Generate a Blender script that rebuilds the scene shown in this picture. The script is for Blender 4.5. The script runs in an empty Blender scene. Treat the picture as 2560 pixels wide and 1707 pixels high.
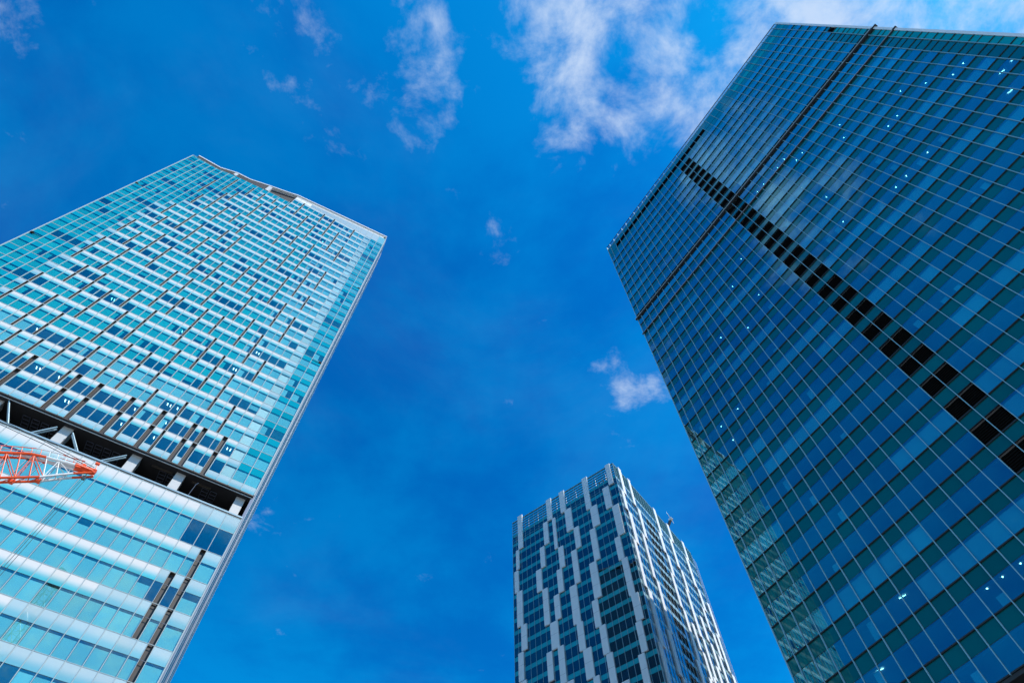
import bpy, math, random
import numpy as np
from mathutils import Vector, Matrix
random.seed(11)
S = bpy.context.scene
COL = S.collection

# ------------------------------------------------------------------ camera
CAMZ = 1.6
cd = bpy.data.cameras.new('camera'); cam = bpy.data.objects.new('camera', cd); COL.objects.link(cam)
RT = (.99968755, .02499611, 0.); FH = (.02233255, -.89316203, -.44918019); UP = (-.01122776, .44903984, -.89344119)
cam.matrix_world = Matrix(((RT[0], RT[1], RT[2], 0), (FH[0], FH[1], FH[2], 0), (UP[0], UP[1], UP[2], CAMZ), (0, 0, 0, 1)))
cd.sensor_width = 36.; cd.lens = 23.186; cd.clip_start = .1; cd.clip_end = 6000.
S.camera = cam

# ------------------------------------------------------------------ sun and sky
SUN_AZ, SUN_EL = math.radians(118), math.radians(52)
sv = Vector((math.cos(SUN_EL)*math.sin(SUN_AZ), math.cos(SUN_EL)*math.cos(SUN_AZ), math.sin(SUN_EL)))
sl = bpy.data.lights.new('sun', 'SUN'); sl.energy = 5.0; sl.angle = math.radians(.53); sl.color = (1., .955, .89)
so = bpy.data.objects.new('sun', sl); COL.objects.link(so); so.rotation_euler = sv.to_track_quat('Z', 'Y').to_euler()

W = bpy.data.worlds.new('World'); S.world = W; W.use_nodes = True
nt = W.node_tree; nt.nodes.clear()
def wn(t, **k):
    n = nt.nodes.new(t)
    for a, b in k.items(): setattr(n, a, b)
    return n
LK = nt.links.new
def wmath(op, a, b=None, c=None, clamp=False):
    n = wn('ShaderNodeMath', operation=op, use_clamp=clamp)
    for i, v in enumerate((a, b, c)):
        if v is None: continue
        if isinstance(v, (int, float)): n.inputs[i].default_value = v
        else: LK(v, n.inputs[i])
    return n.outputs[0]
sky = wn('ShaderNodeTexSky', sky_type='NISHITA', sun_disc=False, sun_elevation=SUN_EL, sun_rotation=SUN_AZ,
         altitude=60., air_density=1.0, dust_density=.25, ozone_density=2.2)
hs = wn('ShaderNodeHueSaturation'); hs.inputs['Hue'].default_value = .5; hs.inputs['Saturation'].default_value = 1.42; hs.inputs['Value'].default_value = 1.32
LK(sky.outputs[0], hs.inputs['Color'])
grade = wn('ShaderNodeMix', data_type='RGBA', blend_type='MULTIPLY'); grade.inputs[0].default_value = 1.; LK(hs.outputs[0], grade.inputs[6]); 
hz_s = wn('ShaderNodeSeparateXYZ'); hz_t = wn('ShaderNodeTexCoord'); LK(hz_t.outputs['Generated'], hz_s.inputs[0])
hz_m = wn('ShaderNodeMapRange', interpolation_type='SMOOTHSTEP'); LK(hz_s.outputs[2], hz_m.inputs[0]); hz_m.inputs[1].default_value = .05; hz_m.inputs[2].default_value = .52
hz_c = wn('ShaderNodeMix', data_type='RGBA'); LK(hz_m.outputs[0], hz_c.inputs[0]); hz_c.inputs[6].default_value = (1.15, 1.35, 1.4, 1); hz_c.inputs[7].default_value = (.04, 1.40, 1.52, 1)
LK(hz_c.outputs[2], grade.inputs[7])
geo = wn('ShaderNodeTexCoord'); dirv = geo.outputs['Generated']
sep = wn('ShaderNodeSeparateXYZ'); LK(dirv, sep.inputs[0])
zc = wmath('MAXIMUM', sep.outputs[2], .06)
cx = wmath('DIVIDE', sep.outputs[0], zc); cy = wmath('DIVIDE', sep.outputs[1], zc)
cmb = wn('ShaderNodeCombineXYZ'); LK(cx, cmb.inputs[0]); LK(cy, cmb.inputs[1])
def noise(scale, detail, rough, off=(0, 0, 0), dist=0.):
    mp = wn('ShaderNodeMapping'); mp.inputs['Location'].default_value = off
    LK(cmb.outputs[0], mp.inputs[0])
    n = wn('ShaderNodeTexNoise'); n.inputs['Scale'].default_value = scale; n.inputs['Detail'].default_value = detail
    n.inputs['Roughness'].default_value = rough; n.inputs['Distortion'].default_value = dist
    LK(mp.outputs[0], n.inputs[0]); return n.outputs[0]
# cloud banks: soft patches of broken cloud; some unseen ones added for facade reflections and fill light
BANKS = [((.10, .02), .13, .85), ((.22, .09), .16, .84), ((.29, .17), .12, .80), ((.42, -.02), .24, 1.1), ((.66, -.08), .3, 1.), ((.22, -.12), .25, .95),
         ((-.12, .10), .10, .58), ((-.26, .06), .09, .60), ((-.13, .02), .09, .55), ((.20, .63), .07, .74), ((.25, .62), .06, .62), ((-.49, .87), .10, .55),
         ((-.70, -.02), .12, .45), ((.17, .55), .05, .42), ((-.28, -.24), .15, .82), ((-.43, -.31), .13, .72), ((.75, -.5), .25, .55),
         ((.65, -1.3), .40, .80), ((-.5, -1.4), .6, .7), ((1.5, -.6), .5, .8), ((.95, .6), .3, .62), ((1.4, .1), .5, .8), ((-1.7, .7), .5, .7), ((-1.6, -1.3), .5, .85), ((-2.4, -.2), .6, .8)]
OFF1, OFF2, OFF3 = (14.376, 17.576, 0), (14.283, 18.422, 0), (1.3, 5.5, 0)
mask = None
for (bx, by), r, amp in BANKS:
    dx = wmath('SUBTRACT', cx, bx); dy = wmath('SUBTRACT', cy, by)
    d2 = wmath('ADD', wmath('MULTIPLY', dx, dx), wmath('MULTIPLY', dy, dy))
    g = wmath('MULTIPLY', wmath('POWER', 2.718, wmath('MULTIPLY', d2, -1./(r*r))), amp)
    mask = g if mask is None else wmath('MAXIMUM', mask, g)
n1 = noise(9.5, 11., .63, OFF1, .2); n2 = noise(3.4, 6., .6, OFF2, .35)
nn = wmath('ADD', wmath('MULTIPLY', n1, .65), wmath('MULTIPLY', n2, .35))
dens = wmath('ADD', wmath('MULTIPLY', wmath('SUBTRACT', nn, .5), 4.6), wmath('SUBTRACT', wmath('MULTIPLY', mask, 1.2), .50))
dens = wmath('MAXIMUM', dens, 0.)
sm = wn('ShaderNodeMapRange', interpolation_type='SMOOTHSTEP'); LK(dens, sm.inputs[0]); sm.inputs[1].default_value = 0.; sm.inputs[2].default_value = 1.15; sm.inputs[3].default_value = 0.; sm.inputs[4].default_value = .80
veil = noise(2.0, 7., .62, OFF3, .6)
vm = wn('ShaderNodeMapRange', interpolation_type='SMOOTHSTEP'); LK(veil, vm.inputs[0]); vm.inputs[1].default_value = .46; vm.inputs[2].default_value = .78; vm.inputs[3].default_value = 0.; vm.inputs[4].default_value = .018
alpha = wmath('MAXIMUM', sm.outputs[0], vm.outputs[0])
hzn = noise(2.1, 8., .60, (6.1, .7, 0), .15)
hm = wn('ShaderNodeMapRange', interpolation_type='SMOOTHSTEP'); LK(hzn, hm.inputs[0]); hm.inputs[1].default_value = .34; hm.inputs[2].default_value = .66
tmul = wn('ShaderNodeMix', data_type='RGBA'); LK(hm.outputs[0], tmul.inputs[0]); tmul.inputs[6].default_value = (1., .80, .92, 1); tmul.inputs[7].default_value = (1., 1.27, 1.12, 1)
tone = wn('ShaderNodeMix', data_type='RGBA', blend_type='MULTIPLY'); tone.inputs[0].default_value = 1.; LK(grade.outputs[2], tone.inputs[6]); LK(tmul.outputs[2], tone.inputs[7])
mix = wn('ShaderNodeMix', data_type='RGBA'); LK(alpha, mix.inputs[0]); LK(tone.outputs[2], mix.inputs[6]); mix.inputs[7].default_value = (6.2, 7.3, 9.0, 1)
bg = wn('ShaderNodeBackground'); bg.inputs[1].default_value = .1; LK(mix.outputs[2], bg.inputs[0])
ow = wn('ShaderNodeOutputWorld'); LK(bg.outputs[0], ow.inputs[0])

S.view_settings.view_transform = 'Standard'; S.view_settings.look = 'None'
S.view_settings.exposure = .14; S.view_settings.gamma = 1.; S.view_settings.use_curve_mapping = False
S.render.engine = 'CYCLES'
S.cycles.use_denoising = True
S.cycles.max_bounces = 8; S.cycles.diffuse_bounces = 3; S.cycles.glossy_bounces = 4; S.cycles.transparent_max_bounces = 24
S.cycles.sample_clamp_indirect = 6.; S.cycles.caustics_reflective = False; S.cycles.caustics_refractive = False

# ------------------------------------------------------------------ materials
def newmat(name):
    m = bpy.data.materials.new(name); m.use_nodes = True; m.node_tree.nodes.clear(); return m, m.node_tree
def principled(name, col, rough=.5, metal=0., noise_amt=0., noise_scale=.6, spec=.5, emit=0., emcol=None):
    m, t = newmat(name); b = t.nodes.new('ShaderNodeBsdfPrincipled'); o = t.nodes.new('ShaderNodeOutputMaterial')
    b.inputs['Base Color'].default_value = (*col, 1); b.inputs['Roughness'].default_value = rough; b.inputs['Metallic'].default_value = metal
    b.inputs['Specular IOR Level'].default_value = spec
    if emit: b.inputs['Emission Color'].default_value = (*(emcol or col), 1); b.inputs['Emission Strength'].default_value = emit
    if noise_amt:
        tc = t.nodes.new('ShaderNodeTexCoord'); ns = t.nodes.new('ShaderNodeTexNoise'); ns.inputs['Scale'].default_value = noise_scale; ns.inputs['Detail'].default_value = 5.
        oi = t.nodes.new('ShaderNodeObjectInfo'); ad = t.nodes.new('ShaderNodeVectorMath'); ad.operation = 'ADD'
        t.links.new(tc.outputs['Object'], ad.inputs[0]); t.links.new(oi.outputs['Random'], ad.inputs[1]); t.links.new(ad.outputs[0], ns.inputs[0])
        mr = t.nodes.new('ShaderNodeMapRange'); mr.inputs[1].default_value = .3; mr.inputs[2].default_value = .7; mr.inputs[3].default_value = 1-noise_amt; mr.inputs[4].default_value = 1+noise_amt*.4
        t.links.new(ns.outputs[0], mr.inputs[0])
        mx = t.nodes.new('ShaderNodeMix'); mx.data_type = 'RGBA'; mx.blend_type = 'MULTIPLY'; mx.inputs[0].default_value = 1.; mx.inputs[6].default_value = (*col, 1)
        t.links.new(mr.outputs[0], mx.inputs[7]); t.links.new(mx.outputs[2], b.inputs['Base Color'])
    t.links.new(b.outputs[0], o.inputs[0]); return m
def schlick(t, f0, f90=1., pw=4.):
    g = t.nodes.new('ShaderNodeNewGeometry'); d = t.nodes.new('ShaderNodeVectorMath'); d.operation = 'DOT_PRODUCT'
    t.links.new(g.outputs['Normal'], d.inputs[0]); t.links.new(g.outputs['Incoming'], d.inputs[1])
    def mt(op, a, b):
        n = t.nodes.new('ShaderNodeMath'); n.operation = op
        for i, v in enumerate((a, b)):
            if v is None: continue
            if isinstance(v, (int, float)): n.inputs[i].default_value = v
            else: t.links.new(v, n.inputs[i])
        return n.outputs[0]
    a = mt('ABSOLUTE', d.outputs['Value'], None); om = mt('SUBTRACT', 1., a); p = mt('POWER', om, pw)
    n = t.nodes.new('ShaderNodeMath'); n.operation = 'MULTIPLY_ADD'; n.use_clamp = True
    t.links.new(p, n.inputs[0]); n.inputs[1].default_value = f90-f0; n.inputs[2].default_value = f0
    return n.outputs[0]
def attr_rand(t):     # a random number per pane: stored on the pane's corners
    a = t.nodes.new('ShaderNodeAttribute'); a.attribute_name = 'cell'; 
    oi = t.nodes.new('ShaderNodeObjectInfo')
    n = t.nodes.new('ShaderNodeMath'); n.operation = 'ADD'; t.links.new(a.outputs['Fac'], n.inputs[0]); t.links.new(oi.outputs['Random'], n.inputs[1])
    f = t.nodes.new('ShaderNodeMath'); f.operation = 'FRACT'; t.links.new(n.outputs[0], f.inputs[0]); return f.outputs[0]
def glass(name, tint, f0=.1, gcol=(1, 1, 1), rough=.0, vary=.035, pw=4.):
    m, t = newmat(name); o = t.nodes.new('ShaderNodeOutputMaterial')
    tr = t.nodes.new('ShaderNodeBsdfTransparent'); gl = t.nodes.new('ShaderNodeBsdfGlossy'); mx = t.nodes.new('ShaderNodeMixShader')
    gl.inputs['Roughness'].default_value = rough; gl.inputs['Color'].default_value = (*gcol, 1)
    r = attr_rand(t); mr = t.nodes.new('ShaderNodeMapRange'); mr.inputs[3].default_value = 1-vary; mr.inputs[4].default_value = 1+vary; t.links.new(r, mr.inputs[0])
    mc = t.nodes.new('ShaderNodeMix'); mc.data_type = 'RGBA'; mc.blend_type = 'MULTIPLY'; mc.inputs[0].default_value = 1.; mc.inputs[6].default_value = (*tint, 1)
    t.links.new(mr.outputs[0], mc.inputs[7]); t.links.new(mc.outputs[2], tr.inputs[0])
    t.links.new(schlick(t, f0, 1., pw), mx.inputs[0]); t.links.new(tr.outputs[0], mx.inputs[1]); t.links.new(gl.outputs[0], mx.inputs[2]); t.links.new(mx.outputs[0], o.inputs[0]); return m
def opaque_glass(name, base, f0=.06, gcol=(1, 1, 1), frit=0., vary=.1, rough=.01, pw=4.):
    """back-painted spandrel glass; frit = share of white ceramic dots, dense near the upper edge and thinning downwards"""
    m, t = newmat(name); o = t.nodes.new('ShaderNodeOutputMaterial')
    df = t.nodes.new('ShaderNodeBsdfDiffuse'); gl = t.nodes.new('ShaderNodeBsdfGlossy'); mx = t.nodes.new('ShaderNodeMixShader'); gl.inputs['Roughness'].default_value = rough; gl.inputs['Color'].default_value = (*gcol, 1)
    r = attr_rand(t); mr = t.nodes.new('ShaderNodeMapRange'); mr.inputs[3].default_value = 1-vary; mr.inputs[4].default_value = 1+vary; t.links.new(r, mr.inputs[0])
    mc = t.nodes.new('ShaderNodeMix'); mc.data_type = 'RGBA'; mc.blend_type = 'MULTIPLY'; mc.inputs[0].default_value = 1.; mc.inputs[6].default_value = (*base, 1); t.links.new(mr.outputs[0], mc.inputs[7])
    out = mc.outputs[2]
    if frit:
        uv = t.nodes.new('ShaderNodeUVMap'); uv.uv_map = 'UVMap'; sx = t.nodes.new('ShaderNodeSeparateXYZ'); t.links.new(uv.outputs[0], sx.inputs[0])
        rp = t.nodes.new('ShaderNodeValToRGB'); e = rp.color_ramp.elements; rp.color_ramp.interpolation = 'EASE'
        e[0].position = .10; e[0].color = (0, 0, 0, 1); e[1].position = .74; e[1].color = (frit,)*3+(1,)
        e2 = e.new(.93); e2.color = (frit,)*3+(1,); e3 = e.new(1.); e3.color = (frit*.72,)*3+(1,)
        t.links.new(sx.outputs[1], rp.inputs[0])
        fm = t.nodes.new('ShaderNodeMix'); fm.data_type = 'RGBA'; t.links.new(rp.outputs[0], fm.inputs[0]); t.links.new(out, fm.inputs[6]); fm.inputs[7].default_value = (.66, .645, .63, 1); out = fm.outputs[2]
    t.links.new(out, df.inputs[0]); t.links.new(schlick(t, f0, 1., pw), mx.inputs[0]); t.links.new(df.outputs[0], mx.inputs[1]); t.links.new(gl.outputs[0], mx.inputs[2]); t.links.new(mx.outputs[0], o.inputs[0]); return m
M = {}
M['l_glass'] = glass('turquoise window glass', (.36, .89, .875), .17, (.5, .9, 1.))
M['l_glass_haze'] = glass('haze paled turquoise glass', (.66, .935, .945), .16, (.7, .94, 1.))  # haze and bright sky reflection put into a paler tint
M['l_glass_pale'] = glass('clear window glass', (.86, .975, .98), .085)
M['l_frit'] = opaque_glass('white fritted spandrel glass', (.08, .44, .52), .05, frit=1.)
M['l_frit_half'] = opaque_glass('thinly fritted spandrel glass', (.16, .42, .50), .09, frit=.5)
M['l_span'] = opaque_glass('plain turquoise spandrel glass', (.003, .27, .36), .07)
M['l_alu'] = principled('pale aluminium mullion', (.36, .44, .47), .65, .0, spec=.2)
M['l_brown'] = principled('bronze slot lining', (.050, .041, .035), .5, .1)
M['blind'] = principled('white roller blind', (.80, .80, .78), .9, noise_amt=.06, noise_scale=.4)
M['ceil'] = principled('office ceiling', (.42, .42, .42), .9)
M['core'] = principled('office core wall', (.16, .16, .17), .9)
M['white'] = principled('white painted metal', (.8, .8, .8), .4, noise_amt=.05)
M['ltgrey'] = principled('light grey cladding', (.52, .53, .54), .5, noise_amt=.06)
M['dark'] = principled('dark soffit panel', (.022, .021, .022), .6, noise_amt=.25)
M['black'] = principled('black louvre', (.004, .004, .004), .7, spec=.1)
M['coping'] = principled('blue grey coping', (.28, .40, .46), .4, .3)
M['fin'] = principled('grey metal fin', (.17, .20, .27), .35, .4)
M['fin_dark'] = principled('dark metal fin', (.10, .11, .13), .4, .4)
M['flank'] = opaque_glass('blue flank glass', (.02, .08, .13), .12)
M['roofdeck'] = principled('roof paving', (.3, .3, .3), .8)
M['rail_glass'] = glass('balustrade glass', (.72, .86, .92), .06)
M['r_glass'] = glass('deep blue window glass', (.42, .82, .88), .195, (.5, .92, 1.), pw=2.8)
M['r_span'] = opaque_glass('dark green spandrel glass', (.001, .092, .100), .045, (.5, .93, .88), vary=.14, pw=2.8)
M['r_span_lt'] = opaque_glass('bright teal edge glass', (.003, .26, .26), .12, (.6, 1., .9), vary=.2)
M['r_alu'] = principled('blue grey mullion', (.22, .42, .50), .5, .0)
M['r_rail'] = principled('grey ledge', (.42, .44, .45), .5)
M['r_dark'] = principled('dark ledge underside', (.015, .017, .02), .6)
M['c_glass'] = glass('navy window glass', (.14, .36, .48), .10, (.8, .93, 1.), pw=3.)
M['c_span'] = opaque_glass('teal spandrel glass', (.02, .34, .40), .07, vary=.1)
M['c_span_sunlit'] = opaque_glass('sunlit spandrel glass', (.34, .50, .53), .07, vary=.12)  # teal spandrel glass again, with sunlight put into its colour
M['c_panel'] = principled('pearl grey cladding panel', (.80, .80, .80), .45, .0, noise_amt=.05, noise_scale=.25)
M['c_joint'] = principled('panel joint', (.2, .22, .24), .6)
M['c_alu'] = principled('grey green mullion', (.30, .44, .48), .4, .2)
M['c_bar'] = principled('teal screen bar', (.045, .20, .25), .4)
M['equip'] = principled('rooftop plant casing', (.05, .09, .10), .6, noise_amt=.3)
M['lamp'] = principled('ceiling downlight', (1, 1, 1), .5, emit=9., emcol=(1., .99, .95))
M['lamp_r'] = principled('bright ceiling downlight', (1, 1, 1), .5, emit=13., emcol=(1., .98, .94))
M['red'] = principled('orange red crane paint', (.80, .085, .008), .42, noise_amt=.15, noise_scale=2.)
M['cwhite'] = principled('white crane paint', (.70, .70, .70), .45, noise_amt=.08, noise_scale=2.)
M['cable'] = principled('steel rope', (.05, .05, .05), .5)
M['conc'] = principled('paving stone', (.42, .41, .39), .85, noise_amt=.2, noise_scale=.3)
M['road'] = principled('asphalt', (.05, .05, .052), .9, noise_amt=.25, noise_scale=.5)
M['brick'] = principled('warm grey stone cladding', (.32, .30, .28), .8, noise_amt=.12)

# ------------------------------------------------------------------ mesh helpers
BOXF = [(0, 1, 5, 4), (1, 2, 6, 5), (2, 3, 7, 6), (3, 0, 4, 7), (4, 5, 6, 7), (3, 2, 1, 0)]
def boxv(x0, x1, y0, y1, z0, z1):
    return [(x0, y0, z0), (x1, y0, z0), (x1, y1, z0), (x0, y1, z0), (x0, y0, z1), (x1, y0, z1), (x1, y1, z1), (x0, y1, z1)]
class MB:
    def __init__(s): s.v = []; s.f = []; s.mi = []
    def add(s, vs, fs, mi=0):
        o = len(s.v); s.v += [tuple(p) for p in vs]; s.f += [tuple(i+o for i in q) for q in fs]; s.mi += [mi]*len(fs); return s
    def box(s, x0, x1, y0, y1, z0, z1, mi=0): return s.add(boxv(x0, x1, y0, y1, z0, z1), BOXF, mi)
    def bar(s, a, b, w, h=None, mi=0, up=(0, 0, 1)):
        a = Vector(a); b = Vector(b); d = (b-a).normalized(); up = Vector(up)
        if abs(d.dot(up)) > .98: up = Vector((0, 1, 0))
        x = d.cross(up).normalized(); y = x.cross(d).normalized(); h = h or w
        c = [a+x*sx*w/2+y*sy*h/2 for sx, sy in ((-1, -1), (1, -1), (1, 1), (-1, 1))]; e = [p+(b-a) for p in c]
        return s.add(c+e, [(0, 1, 2, 3), (7, 6, 5, 4), (0, 4, 5, 1), (1, 5, 6, 2), (2, 6, 7, 3), (3, 7, 4, 0)], mi)
    def tube(s, a, b, r, n=8, mi=0):
        a = Vector(a); b = Vector(b); d = (b-a).normalized(); up = Vector((0, 0, 1)) if abs(d.z) < .95 else Vector((0, 1, 0))
        x = d.cross(up).normalized(); y = x.cross(d)
        ring = [x*math.cos(2*math.pi*i/n)*r+y*math.sin(2*math.pi*i/n)*r for i in range(n)]
        vs = [a+q for q in ring]+[b+q for q in ring]
        fs = [(i, (i+1) % n, n+(i+1) % n, n+i) for i in range(n)]+[tuple(range(n-1, -1, -1)), tuple(range(n, 2*n))]
        return s.add(vs, fs, mi)
    def prism(s, poly, y0, y1, mi=0):      # polygon in x,z (counter-clockwise seen from outside, -y), extruded inward
        n = len(poly); vs = [(x, y0, z) for x, z in poly]+[(x, y1, z) for x, z in poly]
        fs = [tuple(range(n)), tuple(range(2*n-1, n-1, -1))]+[(i, n+i, n+(i+1) % n, (i+1) % n) for i in range(n)]
        return s.add(vs, fs, mi)
    def mesh(s, name, mats):
        me = bpy.data.meshes.new(name); me.from_pydata(s.v, [], s.f)
        for m in (mats if isinstance(mats, (list, tuple)) else [mats]): me.materials.append(m)
        if len(me.materials) > 1: me.polygons.foreach_set('material_index', s.mi)
        me.update(); return me
    def build(s, name, mats, parent=None, loc=(0, 0, 0), rot=None):
        return put(name, s.mesh(name, mats), parent, loc, rot)
def put(name, me, parent=None, loc=(0, 0, 0), rot=None):
    o = bpy.data.objects.new(name, me); COL.objects.link(o); o.parent = parent; o.location = loc
    if rot: o.rotation_euler = rot
    return o
def tag(o, label, cat=None, group=None, kind=None):
    if label: o['label'] = label
    if cat: o['category'] = cat
    if group: o['group'] = group
    if kind: o['kind'] = kind
    return o
def thing(name, label, cat, loc, rz=0., group=None):
    o = bpy.data.objects.new(name, None); COL.objects.link(o); o.location = loc; o.rotation_euler = (0, 0, rz); o.empty_display_size = 2.
    return tag(o, label, cat, group)

F_PX = 1648.78*1024/2560
def px_area(wp, wn_, area):
    p = Vector(wp)-Vector((0, 0, CAMZ)); c = p.x*Vector(RT)+p.y*Vector(FH)+p.z*Vector(UP)
    if c.z > -1: return -1.
    x = 512+F_PX*c.x/-c.z; y = 341-F_PX*c.y/-c.z
    d = p.length; a = area*abs(Vector(wn_).dot(p)/d)/(d*d)
    return a if (-8 < x < 1032 and -8 < y < 690) else a*1e-3

class Cells:
    """panes, panels and blinds of one tower: the 300 that show largest become parts, the rest one joined part"""
    def __init__(s, root, frame): s.root = root; s.frame = frame; s.k = {}
    def add(s, kind, face, u, z, w, h, y, th, mat, tilt=0.): s.k.setdefault(kind, []).append((face, u, z, w, h, y, th, mat, tilt))
    def finish(s, limit=300):
        R0 = s.root.matrix_basis.copy() if False else Matrix.Translation(s.root.location) @ Matrix.Rotation(s.root.rotation_euler.z, 4, 'Z')
        for kind, lst in s.k.items():
            sc = []
            for i, (face, u, z, w, h, y, th, mat, tilt) in enumerate(lst):
                Fm = R0 @ s.frame[face]; c = Fm @ Vector((u+w/2, y, z+h/2)); n = Fm.to_3x3() @ Vector((0, -1, 0)); sc.append((px_area(c, n, w*h), i))
            sc.sort(reverse=True); top = set(i for a, i in sc[:limit] if a > 0); cache = {}
            rv = []; rf = []; rm = []; ruv = []; rc = []; mats = []
            for i, (face, u, z, w, h, y, th, mat, tilt) in enumerate(lst):
                tz = random.uniform(-tilt, tilt); tx = random.uniform(-tilt, tilt)
                Fm = s.frame[face]
                if i in top:
                    key = (round(w, 3), round(h, 3), round(th, 3), mat)
                    if key not in cache:
                        me = MB().box(0, w, 0, th, 0, h).mesh(kind, M[mat]); uvl = me.uv_layers.new(name='UVMap')
                        for lp in me.loops: c = me.vertices[lp.vertex_index].co; uvl.data[lp.index].uv = (c.x/w, c.z/h)
                        cache[key] = me
                    o = bpy.data.objects.new(kind, cache[key]); COL.objects.link(o); o.parent = s.root
                    o.location = Fm @ Vector((u, y, z)); o.rotation_euler = (tx, 0, Fm.to_euler().z+tz)
                else:
                    if mat not in mats: mats.append(mat)
                    b = len(rv); ct, st = math.cos(tz), math.sin(tz); r = random.random()
                    Lm = Fm @ Matrix.Translation((u, y, z)) @ Matrix.Rotation(tz, 4, 'Z') @ Matrix.Rotation(tx, 4, 'X')
                    for p in boxv(0, w, 0, th, 0, h):
                        rv.append(tuple(Lm @ Vector(p)))
                    loc = ((0, 0), (1, 0), (1, 0), (0, 0), (0, 1), (1, 1), (1, 1), (0, 1))
                    for q in BOXF:
                        rf.append(tuple(b+j for j in q)); rm.append(mats.index(mat))
                        for j in q: ruv += loc[j]; rc.append(r)
            if rv:
                me = bpy.data.meshes.new(kind+'s'); me.from_pydata(rv, [], rf)
                for m in mats: me.materials.append(M[m])
                me.polygons.foreach_set('material_index', rm)
                uvl = me.uv_layers.new(name='UVMap'); uvl.data.foreach_set('uv', ruv)
                at = me.attributes.new('cell', 'FLOAT', 'CORNER'); at.data.foreach_set('value', rc); me.update()
                o = put('distant_'+kind, me, s.root); o['kind'] = 'stuff'

def polyline(pts, u):
    for (a, za), (b, zb) in zip(pts, pts[1:]):
        if a <= u <= b: return za+(zb-za)*(u-a)/(b-a)
    return pts[0][1] if u < pts[0][0] else pts[-1][1]

# ------------------------------------------------------------------ ground
tag(MB().box(-3000, 3000, -3000, 3000, -1, 0).build('ground', M['road']), 'dark asphalt ground between the towers', kind='structure')
tag(MB().box(-300, 300, -300, 300, .004, .12).build('pavement', M['conc']), 'stone paved plaza between the towers', kind='structure')

# ================================================================== pale turquoise tower
LC = (-44.22545, 72.29530); LW = 64.1
lt = thing('glass_tower', 'pale turquoise glass tower with white floor bands and dark vertical slots', 'skyscraper', (LC[0], LC[1], 0), math.radians(31.64))
I4 = Matrix.Identity(4)
lc = Cells(lt, {'f': I4})
cols = [0., -2.4, -4.55, -6.62, -8.55]+[-10.45-1.83*k for k in range(29)]+[-LW]
cols = sorted(cols)                       # mullion lines from left to right
P0, PI_ = 96.15, 4.52
zf = lambda k: P0+PI_*k                   # a band's upper edge
TOPL = [(-64.2, 214.4), (-56, 213.8), (-51.5, 215.3), (-41.3, 216.8), (-32.4, 217.2)]
TOPR = [(-32.4, 225.4), (0, 230.3)]
slots = {-1: [(-1, 1)], 0: [(1, 3), (5, 7), (9, 12), (13, 15), (16, 19), (21, 24), (26, 28)], 1: [(-1, 1)], 2: [(-1, 1), (2, 5), (6, 9), (10, 13), (14, 18), (22, 26)],
         4: [(-1, 2), (3, 6), (7, 10), (12, 16), (17, 22), (24, 28)], 5: [(-1, 1)], 6: [(4, 7), (9, 12), (16, 20), (22, 25), (26, 28)], 7: [(-1, 2), (7, 9), (12, 14), (20, 22)],
         8: [(-1, 1), (2, 5), (15, 17), (23, 26)], 9: [(5, 9), (12, 15), (19, 23)], 10: [(1, 4), (9, 12), (25, 28)], 11: [(-1, 1)], 12: [(1, 4), (7, 9), (11, 14), (25, 27)],
         13: [(-1, 1), (4, 7), (9, 11), (15, 18), (21, 25)], 14: [(0, 3), (7, 9), (11, 15), (18, 20), (25, 27)], 15: [(3, 6), (9, 11), (16, 18), (21, 24)],
         16: [(1, 3), (6, 8), (13, 16), (19, 21), (24, 26)], 17: [(-1, 1)], 18: [(0, 2), (4, 7), (10, 13), (14, 17), (18, 21), (24, 26)], 19: [(2, 4), (22, 24)],
         20: [(0, 2), (5, 8), (11, 14), (15, 18), (19, 23)], 21: [(2, 5), (8, 11), (23, 26)], 22: [(6, 8), (11, 13), (14, 16), (19, 21)], 23: [(16, 18), (21, 24)], 24: [(3, 6), (8, 11), (12, 14)]}
slotset = {}
for k, runs in slots.items():
    u = -10.45-1.83*k if k >= 0 else -8.55
    for b, t_ in runs:
        for q in range(b+1, t_+1): slotset[(round(u, 2), q)] = .82 if t_ <= 1 and b == -1 else .46
rs = random.Random(5)
nzoffs = [(rs.uniform(0, 6), rs.uniform(0, 6)) for _ in range(4)]
def openness(u, k):   # which windows have their blinds up: irregular runs along a floor
    return math.sin(u*.33+nzoffs[0][0]+k*1.7)+math.sin(u*.13+k*2.9+nzoffs[1][0])*1.1+math.sin(u*.71+k*.6)*.6+rs.uniform(-.7, .7)
def l_fritmat(u, z):
    lb = -54.8 if z < 172 else -54.8+(z-172)*.33
    if u < lb-1.3 or u > -4.3: return 'l_span'
    if u < lb+1.2 or u > -6.5: return 'l_frit_half'
    return 'l_frit'
GT = .03
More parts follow.
